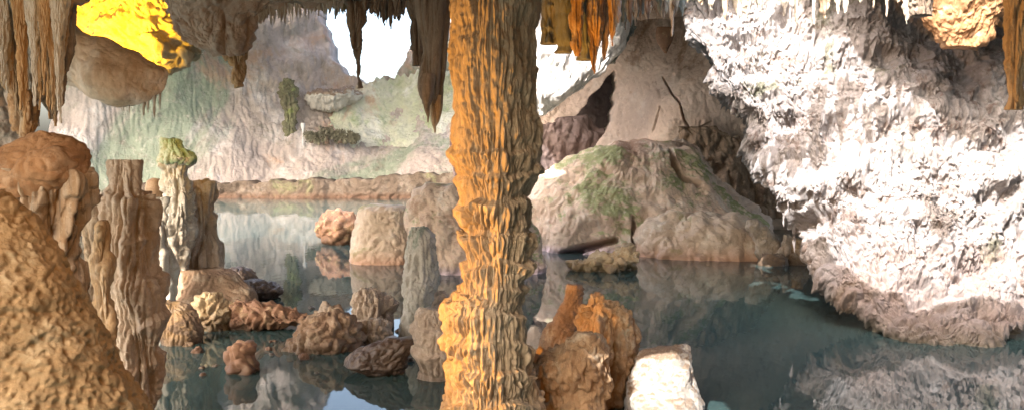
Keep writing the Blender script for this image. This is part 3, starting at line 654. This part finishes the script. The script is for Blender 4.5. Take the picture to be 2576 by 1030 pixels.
# base ledge and rocks in the near water
rocks = [
    ([(676, 440, 560), (690, 405, 590), (715, 380, 615), (745, 372, 640), (772, 372, 655), (800, 380, 650)], 790, M['brown'], 'smooth brown ledge under the mossy topped stalagmite', dict(lump=((0.08, 1.4), (0.03, 4)), knob=((0.012, 12, 1),)), 0.55),
    ([(672, 585, 612), (684, 565, 632), (704, 560, 645), (725, 575, 650)], 738, M['wetdark'], 'dark wet rock behind the smooth brown ledge', S_ROCK, 0.9),
    ([(708, 620, 660), (718, 605, 695), (732, 600, 706), (746, 610, 690), (754, 640, 680)], 755, M['wetdark'], 'dark wet slab with layered edges pointing right into the pool', dict(lump=((0.05, 2.0),), knob=((0.05, 7.0, 3.0), (0.02, 16, 3))), 0.8),
    ([(758, 415, 450), (770, 405, 470), (795, 400, 490), (830, 400, 504), (858, 404, 506)], 868, M['brown'], 'rounded brown rock at the water in front of the smooth ledge', dict(lump=((0.06, 2.5), (0.03, 6)), flute=((0.02, 14, 0.3),), knob=((0.012, 22, 1),)), 0.9),
    ([(735, 515, 545), (748, 495, 562), (770, 486, 576), (795, 490, 582), (818, 505, 574), (830, 520, 560)], 834, M['yellow'], 'knobbly yellowish rock at the left end of the near rock line', dict(lump=((0.06, 3.0), (0.04, 7)), knob=((0.05, 10, 1), (0.015, 24, 1))), 0.9),
    ([(758, 590, 640), (766, 582, 690), (778, 578, 740), (790, 576, 780), (802, 576, 800), (818, 580, 742), (836, 590, 640)], 834, M['red'], 'long low reddish rock between the yellowish rock and the pointed one', dict(lump=((0.07, 2.5), (0.05, 6)), knob=((0.06, 9, 1), (0.02, 22, 1))), 0.45),
    ([(762, 810, 820), (772, 800, 832), (786, 780, 872), (805, 758, 892), (830, 738, 908), (855, 722, 918), (880, 716, 912)], 888, M['brown'], 'broad brown rock with a small upright point at its crest', dict(lump=((0.07, 2.2), (0.04, 6)), knob=((0.05, 8, 1), (0.015, 22, 1))), 0.7),
    ([(730, 915, 940), (740, 896, 972), (760, 886, 1000), (785, 886, 1010), (805, 890, 1008), (825, 905, 985)], 832, M['tan'], 'ribbed tan rock with a dark hollow on its right side', dict(lump=((0.06, 2.5),), flute=((0.05, 12, 0.35), (0.02, 24, 0.4)), crack=((0.22, [(975, 772, 20), (992, 792, 24)], 3.0),)), 0.9),
    ([(802, 930, 960), (815, 912, 982), (835, 906, 990), (858, 915, 988)], 868, M['tan'], 'smaller ribbed rock just in front of the hollow one', dict(lump=((0.05, 3.0),), flute=((0.04, 12, 0.4), (0.02, 24, 0.4))), 0.9),
    ([(850, 975, 1040), (862, 930, 1038), (878, 895, 1034), (900, 872, 1030), (918, 862, 1028), (936, 900, 1024), (950, 950, 1010)], 948, M['wetdark'], 'dark wet fallen stalactite lying in the pool beside the big column', dict(lump=((0.06, 2.0), (0.03, 5)), flute=((0.016, 9, 1.6),), knob=((0.008, 22, 1),)), 0.6),
    ([(857, 600, 640), (868, 578, 646), (885, 568, 642), (905, 566, 640), (925, 566, 652), (940, 572, 640)], 942, M['red'], 'small rust coloured rock alone in the water near the bottom', dict(lump=((0.05, 3.0), (0.03, 7)), knob=((0.03, 9, 1),)), 0.8),
    ([(730, 1085, 1120), (742, 1074, 1132), (765, 1070, 1138), (800, 1070, 1140), (830, 1070, 1140)], 835, M['tan'], 'rounded stone lump half hidden behind the big column', S_ROCK, 0.9),
    ([(570, 1034, 1060), (580, 1026, 1082), (600, 1024, 1096), (640, 1024, 1102), (690, 1022, 1104), (720, 1020, 1096), (750, 1016, 1084), (790, 1010, 1080), (830, 1004, 1074), (850, 1000, 1060)], 856, M['grey'], 'smooth grey finger shaped stalagmite left of the big column', dict(lump=((0.05, 2.2),), flute=((0.02, 12, 0.1),), knob=((0.02, 12, 0.5), (0.01, 26, 0.6))), 0.9),
    ([(776, 1062, 1110), (786, 1048, 1124), (810, 1042, 1140), (850, 1046, 1160), (890, 1048, 1170), (930, 1054, 1175), (955, 1070, 1170)], 958, M['tan'], 'tiered stumpy stalagmite touching the left foot of the big column', dict(lump=((0.05, 2.4), (0.03, 6)), tier=(0.06, 0.26, 0.03, 16.0), knob=((0.012, 24, 0.7),)), 0.8),
]
for sl, wl, mt, lab, st, dp in rocks:
    rx = max((s[2] - s[1]) for s in sl) / 2 / F * Yw(wl)
    nm = 'stalagmite' if 'stalagmite' in lab.split(' left')[0] and 'under' not in lab else 'rock'
    o = loft(nm, sl, Yw(wl) + rx * dp * 0.9, mt, st, depth=dp, water=True, res=1.9)
    tag(o, lab, 'stalagmite' if nm == 'stalagmite' else 'rock')
    if 'upright point' in lab:
        loft('point', [(756, 813, 820), (764, 808, 827), (776, 804, 836), (790, 796, 842)], Yw(wl) + rx * dp * 0.9, M['tan'], dict(lump=((0.035, 5), (0.015, 12)), knob=((0.01, 20, 1),)), depth=0.9, res=1.5, parent=o)

# stumps right of the column
Ys = 7.0
o = loft('stalagmite', [(714, 1428, 1464), (722, 1422, 1472), (745, 1416, 1470), (780, 1410, 1462), (810, 1398, 1460), (830, 1375, 1470), (860, 1362, 1480), (900, 1358, 1500), (960, 1350, 1520), (1040, 1345, 1540)], 7.6, M['brown'], dict(lump=((0.05, 2.5), (0.02, 6)), knob=((0.01, 20, 1),)), depth=0.8, res=2.0, water=True)
tag(o, 'dark brown stump of a stalagmite rising right of the big column', 'stalagmite')
o = loft('stalagmite', [(738, 1482, 1500), (748, 1474, 1535), (756, 1470, 1545), (764, 1462, 1585), (774, 1458, 1598), (790, 1452, 1606), (820, 1448, 1610), (850, 1445, 1604), (890, 1440, 1598), (930, 1440, 1590), (980, 1440, 1580), (1040, 1436, 1582)], 7.2, M['stump'], dict(lump=((0.09, 2.0), (0.05, 5), (0.02, 11)), flute=((0.05, 8, 0.08), (0.025, 18, 0.12)), knob=((0.025, 14, 0.8),), pits=((0.03, 6), (0.012, 13))), depth=0.75, res=1.8, water=True, seed=7.7)
tag(o, 'thick ochre stalagmite with fluted right side, right of the dark stump', 'stalagmite')
o = loft('stalagmite', [(836, 1450, 1500), (850, 1430, 1520), (870, 1410, 1535), (890, 1330, 1545), (905, 1318, 1548), (930, 1322, 1548), (970, 1360, 1545), (1030, 1352, 1540), (1120, 1350, 1540)], 6.5, M['stump'], dict(lump=((0.09, 2.0), (0.05, 5.5), (0.02, 11)), tier=(0.03, 0.24, 0.03, 18), knob=((0.025, 14, 0.8),), pits=((0.025, 7), (0.012, 14))), depth=0.7, res=1.8, water=True, seed=1.7)
tag(o, 'low rounded ochre stalagmite in front of the thick one at the bottom edge', 'stalagmite')
o = loft('rock', [(858, 1700, 1738), (864, 1680, 1748), (874, 1640, 1752), (890, 1608, 1755), (912, 1598, 1757), (950, 1590, 1760), (1000, 1582, 1764), (1040, 1575, 1768)], 6.9, M['chalk'], dict(lump=((0.08, 2.0), (0.03, 5)), knob=((0.010, 8, 1), (0.006, 18, 1)), pits=((0.015, 6),)), depth=0.7, res=2.0, water=True)
tag(o, 'blazing white sunlit rock standing in the water right of the ochre stalagmites', 'rock')

# ================================================================== CEILING MASSES, UPPER LEFT
o = loft('hanging_rock', [(-40, -240, 215), (0, -240, 168), (40, -240, 168), (80, -230, 172), (120, -210, 168), (160, -160, 160), (200, -100, 150), (240, -60, 130), (265, -10, 100)], 5.2, M['ceil'], dict(lump=((0.12, 1.5), (0.06, 4)), flute=((0.07, 7, 0.1), (0.03, 16, 0.1)), knob=((0.015, 20, 0.6),)), depth=0.7, res=2.2, up=True)
tag(o, 'dark fluted ceiling mass in the upper left corner', 'hanging rock')
o = loft('hanging_rock', [(14, 90, 158), (40, 90, 160), (62, 95, 182), (90, 100, 236), (115, 108, 282), (140, 120, 332), (165, 150, 390), (180, 155, 418), (210, 160, 424), (235, 200, 412), (252, 265, 375), (262, 300, 345)], 6.5, M['smooth'], dict(lump=((0.14, 1.1), (0.06, 3), (0.02, 8)), pits=((0.03, 4),), knob=((0.006, 16, 1),)), depth=0.4, rymax=0.5, res=2.2, sm=0.6)
tag(o, 'smooth rounded brown rock hanging below the bright yellow recess', 'hanging rock')
o = loft('hanging_rock', [(-120, 60, 470), (0, 120, 450), (60, 140, 442), (90, 180, 440), (115, 220, 470), (135, 260, 520), (150, 330, 480), (170, 350, 430), (182, 362, 400)], 9.4, M['recess'], dict(lump=((0.2, 0.9), (0.12, 2.5)), knob=((0.06, 6, 1), (0.03, 14, 1)), pits=((0.05, 5), (0.03, 11))), depth=0.3, rymax=0.5, res=2.2)
tag(o, 'rock recess lit bright yellow by a hidden lamp in the ceiling', 'hanging rock')
o = loft('hanging_rock', [(-60, 380, 960), (-10, 418, 900), (8, 426, 868), (22, 430, 760), (36, 428, 690), (52, 426, 640), (80, 432, 632), (100, 445, 630), (118, 470, 624), (132, 500, 618), (140, 545, 610)], 8.0, M['ceil'], dict(lump=((0.12, 1.0), (0.07, 2.5), (0.03, 6)), flute=((0.04, 6, 0.15),), knob=((0.03, 9, 0.9), (0.015, 20, 0.9))), depth=0.35, rymax=0.8, res=2.2, up=True)
tag(o, 'rough grey brown ceiling mass right of the yellow recess', 'hanging rock')
o = loft('rock_wall', [(225, -200, 40), (260, -200, 58), (300, -200, 66), (360, -200, 62), (430, -200, 40), (560, -200, 30)], 7.5, M['ceil'], S_ROCK, depth=0.4, res=2.4)
tag(o, 'grey purple rock wall at the left edge behind the bell stalagmite', 'rock wall')


o = loft('hanging_rock', [(-20, 2250, 2600), (15, 2290, 2560), (40, 2320, 2510), (70, 2345, 2490), (95, 2360, 2470), (115, 2385, 2440)], 10.1, M['bell'], dict(lump=((0.15, 1.2), (0.06, 4)), knob=((0.03, 9, 0.6), (0.015, 22, 0.8))), depth=0.4, res=2.2, up=True)
tag(o, 'orange brown stained ceiling rock over the sunlit wall at the top right', 'hanging rock')


# stalactites
def stal(px, top, tip, w, Y, mat, label=None, group=None, lean=0.0, prof=(1, .88, .72, .55, .36, .06), st=None, res=2.0, name='stalactite', up=True):
    prof = np.interp(np.linspace(0, 1, 10), np.linspace(0, 1, len(prof)), prof) * np.array([1 + random.uniform(-.14, .14) for _ in range(10)])
    n_ = len(prof)
    sl = []
    for k, p in enumerate(prof):
        t = k / (n_ - 1)
        wk = w * p * (1 + random.uniform(-.1, .1))
        cx = px + lean * t + random.uniform(-.08, .08) * w * (0.3 + t)
        sl.append((top + (tip - top) * t, cx - wk / 2, cx + wk / 2))
    wm = w / F * Y
    if st is None: st = dict(lump=((0.10 * wm, 1.1 / wm),), flute=((0.20 * wm, 2.6 / wm, 0.07), (0.09 * wm, 6.5 / wm, 0.08)), knob=((0.03 * wm, 9 / wm, 0.6),))
    o = loft(name, sl, Y, mat, st, depth=0.9, res=res, up=up, sm=0.6)
    return tag(o, label, 'stalactite', group)


FAT = (1, .95, .9, .8, .55, .08)
stal(46, 120, 362, 74, 4.95, M['ostal'], 'long pale ochre stalactite, longest at the left edge', lean=18, prof=(1, 1, .9, .72, .5, .12))
stal(92, 150, 318, 40, 5.2, M['pstal'], 'greyish stalactite behind the long ochre one at the left edge', lean=2)
stal(126, 120, 300, 60, 5.35, M['drape'], 'thick brown fluted stalactite right of the greyish one', lean=4, prof=(1, 1, .95, .8, .6, .3))
stal(160, 90, 262, 40, 5.6, M['dstal'], 'dark brown stalactite beside the smooth hanging rock', lean=-6)
stal(138, 240, 318, 20, 5.0, M['ostal'], 'short ochre stalactite between the long ones over the bell stalagmite')
stal(593, 96, 218, 56, 8.1, M['ostal'], 'rusty pointed stalactite hanging from the grey brown ceiling mass', lean=4, prof=(1, .95, .8, .6, .35, .04))
stal(618, 40, 122, 20, 8.2, M['ceil'], 'blunt grey stalactite just right of the rusty pointed one', prof=(1, 1, 1, 1, .9, .6))
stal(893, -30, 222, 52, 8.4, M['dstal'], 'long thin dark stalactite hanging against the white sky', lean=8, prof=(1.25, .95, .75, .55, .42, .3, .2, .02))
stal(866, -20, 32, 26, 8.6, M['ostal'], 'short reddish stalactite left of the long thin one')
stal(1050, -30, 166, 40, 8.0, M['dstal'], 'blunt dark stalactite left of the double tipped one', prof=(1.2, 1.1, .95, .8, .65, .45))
big = tag(loft('stalactite', [(-40, 1040, 1140), (60, 1052, 1132), (120, 1062, 1126), (180, 1060, 1120), (215, 1058, 1116), (245, 1062, 1114), (262, 1068, 1112)], 7.4, M['dstal'], S_STAL, depth=0.8, res=1.9, up=True, seed=8.8), 'big dark stalactite ending in two tips, left of the big column', 'stalactite')
loft('tip', [(185, 1060, 1090), (200, 1056, 1092), (225, 1058, 1090), (255, 1064, 1086), (290, 1070, 1080), (308, 1074, 1077)], 7.2, M['dstal'], dict(lump=((0.02, 4),), flute=((0.015, 14, 0.15),)), depth=0.9, res=1.7, parent=big)
loft('tip', [(240, 1082, 1114), (270, 1082, 1112), (300, 1086, 1106), (320, 1091, 1101), (334, 1094, 1097)], 7.4, M['ostal'], dict(lump=((0.02, 4),), flute=((0.015, 14, 0.15),)), depth=0.9, res=1.7, parent=big)
for px, w, tip, lab in ((1384, 44, 112, 'flat ended grey teal stalactite beside the big column, shortest of three'), (1418, 46, 134, 'flat ended grey teal stalactite, middle of three beside the big column'), (1478, 54, 152, 'flat ended grey teal stalactite, longest of three, behind the orange ones')):
    stal(px, -10, tip, w, 8.2, M['teal'], lab, prof=(1, 1, 1, 1, .98, .92), st=dict(lump=((0.015, 3),), flute=((0.03, 8, 0.05), (0.012, 20, 0.1))))
stal(1452, -10, 142, 32, 7.9, M['ostal'], 'orange lit blunt stalactite in front of the grey teal ones', prof=(1, 1, .9, .8, .7, .35))
stal(1496, -10, 186, 46, 8.0, M['ostal'], 'orange lit stalactite with the sharpest tip right of the big column', prof=(1, .95, .85, .6, .4, .05), lean=-2)
stal(1520, -10, 150, 28, 8.1, M['drape'], 'brown stalactite between two orange lit ones')
stal(1540, -10, 116, 20, 8.0, M['ostal'], 'thin orange lit stalactite, rightmost of the orange ones')
stal(1691, -10, 92, 14, 9.0, M['pstal'], 'slim white stalactite hanging alone over the back wall', prof=(1, .9, .8, .65, .4, .05))
stal(2560, -20, 276, 48, 5.2, M['ostal'], 'thick brown stalactite cut by the right edge of the view', prof=(1, 1, .98, .95, .9, .8))
stal(2317, -20, 40, 58, 8.2, M['dstal'], 'blunt dark grey stalactite at the top right', prof=(1, 1, 1, .98, .95, .85))

GA = 'small stalactites fringing the grey brown ceiling mass'
LA = 'one of the tiny pale stalactites along the grey brown ceiling edge'
for k in range(24):
    px = 645 + k * 9.3 + random.uniform(-3, 3)
    y0 = np.interp(px, [640, 700, 860], [44, 26, 2])
    stal(px, y0, y0 + random.uniform(14, 36), random.uniform(6, 11), 8.0, M['pstal'], LA, GA, res=1.8)
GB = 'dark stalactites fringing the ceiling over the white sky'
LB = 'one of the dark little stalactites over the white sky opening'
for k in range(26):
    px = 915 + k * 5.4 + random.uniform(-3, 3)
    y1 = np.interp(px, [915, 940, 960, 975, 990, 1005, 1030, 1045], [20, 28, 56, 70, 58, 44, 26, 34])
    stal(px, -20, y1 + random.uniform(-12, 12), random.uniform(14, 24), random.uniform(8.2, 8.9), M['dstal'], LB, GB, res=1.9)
GB2 = 'grey stalactites behind the long thin one'
for k in range(9):
    px = 812 + k * 8 + random.uniform(-3, 3)
    stal(px, -10, random.uniform(28, 52), random.uniform(9, 15), 10.2, M['pstal'], 'one of the grey stalactites hanging left of the long thin one', GB2, res=1.9)
GC = 'stalactites fringing the dark ceiling over the back wall'
LC = 'one of the stalactites along the dark ceiling over the back wall'
for k in range(30):
    px = 1552 + k * 5.6 + random.uniform(-3, 3)
    y1 = np.interp(px, [1552, 1590, 1620, 1660, 1720], [62, 48, 40, 34, 30])
    stal(px, -10, y1 + random.uniform(-14, 22), random.uniform(8, 18), random.uniform(8.8, 10.0), random.choice([M['dstal'], M['dstal'], M['teal'], M['pstal']]), LC, GC, res=1.9)
GD = 'little drips under the smooth hanging rock'
for px, tip, w in ((362, 290, 11), (372, 284, 9), (388, 296, 12), (310, 280, 6), (325, 284, 6), (402, 278, 6), (300, 272, 5)):
    stal(px, 235, tip, w, 6.5, M['pstal'], 'one of the little pale stalactites under the smooth hanging rock', GD, res=1.7, up=False)
GF = 'short ochre stalactites in the upper left corner'
for k in range(14):
    px = 6 + k * 11.5 + random.uniform(-3, 3)
    stal(px, 120, random.uniform(210, 320), random.uniform(10, 20), random.uniform(4.6, 4.9), random.choice([M['ostal'], M['ostal'], M['pstal']]), 'one of the short ochre stalactites among the long ones in the upper left corner', GF, res=1.8)
GR = 'rubble stones between the near rocks'
for k in range(34):
    py = random.uniform(770, 945); px = random.uniform(410, 1040) if k % 3 else random.uniform(470, 700)
    w_ = random.uniform(7, 26); h_ = w_ * random.uniform(0.35, 0.7)
    o = loft('rock', [(py - h_, px - w_ * .25, px + w_ * .2), (py - h_ * .7, px - w_ * .5, px + w_ * .45), (py - h_ * .2, px - w_ * .6, px + w_ * .6), (py, px - w_ * .6, px + w_ * .55)], Yw(py) + 0.04, random.choice([M['brown'], M['wetdark'], M['red']]),
             dict(lump=((0.03, 7), (0.02, 15)), knob=((0.012, 24, 1),)), depth=0.8, res=1.7, water=True)
    tag(o, 'one of the small rubble stones scattered between the near rocks', 'rock', GR)
GE = 'white stalactites along the top of the sunlit wall'
for k in range(20):
    px = 1730 + k * 31 + random.uniform(-8, 8)
    if 2285 < px < 2350: continue
    stal(px, -20, random.uniform(6, 64), random.uniform(8, 30), random.uniform(9.4, 10.2), random.choice([M['pstal'], M['pstal'], M['tan']]), 'one of the pale stalactites along the top of the sunlit wall', GE, res=1.9)

# ================================================================== shrub and post on the far ledge
def shrub(px, base, top, w, Y, label, group=None):
    x, _, z0 = [float(v) for v in pt(px, base, Y)]
    z1 = float(pt(px, top, Y)[2]); r = w / F * Y / 2
    e = bpy.data.objects.new('shrub', None); e.location = (x, Y, z0); COL.objects.link(e)
    tag(e, label, 'shrub', group)
    ml, mb = M.get('leaf'), M.get('bark')
    ml = ml or rock('shrub_leaf', (0.25, 0.235, 0.165), (0.18, 0.165, 0.12), None, s1=1.0, bump=0.1)
    mb = mb or rock('shrub_bark', (0.16, 0.11, 0.08), (0.1, 0.07, 0.05), None, s1=2.0)
    V = []; T = []
    M['leaf'], M['bark'] = ml, mb
    V = []; T = []
    cl = [(random.uniform(-.7, .7) * r, random.uniform(.3, 1.0), random.uniform(.25, .6) * r) for _ in range(13)]
    for k in range(900):
        ox, hh, cr = random.choice(cl)
        v3 = np.random.RandomState(k + 5000).randn(3); v3 *= random.random() ** 0.4 / np.linalg.norm(v3)
        c = np.array([x + ox + v3[0] * cr, Y + v3[1] * cr, z0 + (z1 - z0) * hh + v3[2] * cr * 1.3])
        s = random.uniform(0.06, 0.16)
        d1 = np.random.RandomState(k).randn(3); d1 /= np.linalg.norm(d1); d2 = np.cross(d1, [0.3, 0.5, 0.8]); d2 /= np.linalg.norm(d2)
        b = len(V); V += [c - d1 * s, c + d2 * s * .5, c + d1 * s, c - d2 * s * .5]; T.append((b, b + 1, b + 2, b + 3))
    mesh_obj('foliage', V, T, None, ml, parent=e)
    loft('stem', [(top + (base - top) * .35, px - w * .1, px + w * .08), (base, px - w * .18, px + w * .16)], Y, mb, dict(lump=((0.05, 2),)), parent=e)


o = loft('rock_pillar', [(196, 714, 730), (206, 706, 742), (232, 703, 746), (262, 709, 744), (300, 714, 740), (340, 716, 742), (372, 712, 748)], 49.6, M['mosspillar'], dict(lump=((0.2, 1.2), (0.1, 3)), flute=((0.12, 3, 0.2),), knob=((0.12, 4, 0.6), (0.06, 9, 0.6))), depth=0.8, res=1.6)
tag(o, 'dark mossy rock pillar against the far wall left of the slim white post', 'rock pillar')
for px, b, t, w_ in ((785, 360, 334, 40), (822, 362, 326, 44), (856, 361, 332, 40), (890, 362, 338, 34)):
    shrub(px, b, t, w_, 48.7, 'one of the low dark shrubs along the far ledge under the pale outcrop', 'low shrubs on the far ledge')
o = loft('rock_ledge', [(222, 840, 880), (231, 800, 900), (243, 768, 908), (254, 772, 902), (264, 790, 880), (276, 805, 850)], 51.6, M['chalk'], dict(lump=((0.5, 0.5), (0.25, 1.4)), knob=((0.12, 3, 1), (0.06, 7, 1))), depth=1.3, res=1.8)
tag(o, 'whitish rock outcrop jutting from the far wall over the low shrubs', 'rock ledge')
o = loft('post', [(310, 757, 767), (316, 756, 768), (323, 758, 766), (327, 760.5, 764), (345, 760, 764.5), (366, 759.5, 765)], 48.9, M['curtain'], None, res=0.8, sm=0.3)
tag(o, 'slim white post with a round head on the far ledge', 'post')

# ================================================================== LIGHT
w = bpy.data.worlds.new('World'); scene.world = w; w.use_nodes = True
nt = w.node_tree
sky = nt.nodes.new('ShaderNodeTexSky'); sky.sky_type = 'NISHITA'; sky.sun_disc = False
sky.sun_elevation = EL; sky.sun_rotation = AZ; sky.dust_density = 7.0; sky.ozone_density = 0.0; sky.air_density = 1.0
nt.links.new(sky.outputs['Color'], nt.nodes['Background'].inputs['Color'])
nt.nodes['Background'].inputs['Strength'].default_value = 0.15


def rot_to(d):
    from mathutils import Vector
    return Vector(d).to_track_quat('-Z', 'Y').to_euler()


def lamp(name, kind, loc, target=None, energy=100, color=(1, 1, 1), size=0.05, cone=60, blend=0.4):
    l = bpy.data.lights.new(name, kind); l.energy = energy; l.color = color
    if kind != 'SUN': l.shadow_soft_size = size
    if kind == 'SPOT': l.spot_size = math.radians(cone); l.spot_blend = blend
    o = bpy.data.objects.new(name, l); COL.objects.link(o); o.location = loc
    if target is not None: o.rotation_euler = rot_to([target[i] - loc[i] for i in range(3)])
    return o


s = lamp('sun', 'SUN', (0, 0, 30), energy=2.0, color=(1, 0.97, 0.93)); s.data.angle = math.radians(0.5); s.rotation_euler = rot_to(-SUN)
ORANGE = (1.0, 0.36, 0.03)
lamp('column_lamp', 'SPOT', tuple(float(v) for v in pt(228, 862, 4.9)), (0.3, 5.7, 1.9), 175, (1.0, 0.39, 0.004), 0.06, 76, 0.5)
lamp('mound_lamp', 'SPOT', (-0.95, 1.9, 3.3), (-2.4, 4.4, 1.9), 26, (1, 0.45, 0.1), 0.1, 105, 0.6)
lamp('recess_lamp', 'SPOT', tuple(float(v) for v in pt(235, 128, 8.5)), tuple(float(v) for v in pt(275, 45, 9.4)), 55, (1.0, 0.52, 0.02), 0.06, 125, 0.5)
lamp('stump_lamp', 'SPOT', (1.1, 4.2, 0.35), (0.75, 7.2, 0.7), 8, ORANGE, 0.06, 50, 0.5)
lamp('stalactite_lamp', 'SPOT', (0.05, 6.9, 1.3), (0.8, 8.0, 3.6), 42, ORANGE, 0.05, 32, 0.3)
lamp('ceiling_lamp', 'SPOT', (4.6, 6.4, 3.3), (5.6, 9.2, 4.0), 1.5, ORANGE, 0.05, 50, 0.5)

cam = bpy.data.cameras.new('camera'); co = bpy.data.objects.new('camera', cam); COL.objects.link(co)
cam.sensor_width = 36; cam.lens = 36 * F / 2576; cam.clip_end = 500; cam.clip_start = 0.05
co.location = (0, 0, CAMZ); co.rotation_euler = (math.pi / 2 - PITCH, 0, 0)
scene.camera = co
scene.view_settings.view_transform = 'Standard'; scene.view_settings.look = 'None'
scene.view_settings.exposure = 2.6; scene.view_settings.gamma = 1
scene.cycles.max_bounces = 6; scene.cycles.diffuse_bounces = 4
scene.cycles.use_denoising = True
print('verts', sum(len(m.vertices) for m in bpy.data.meshes))
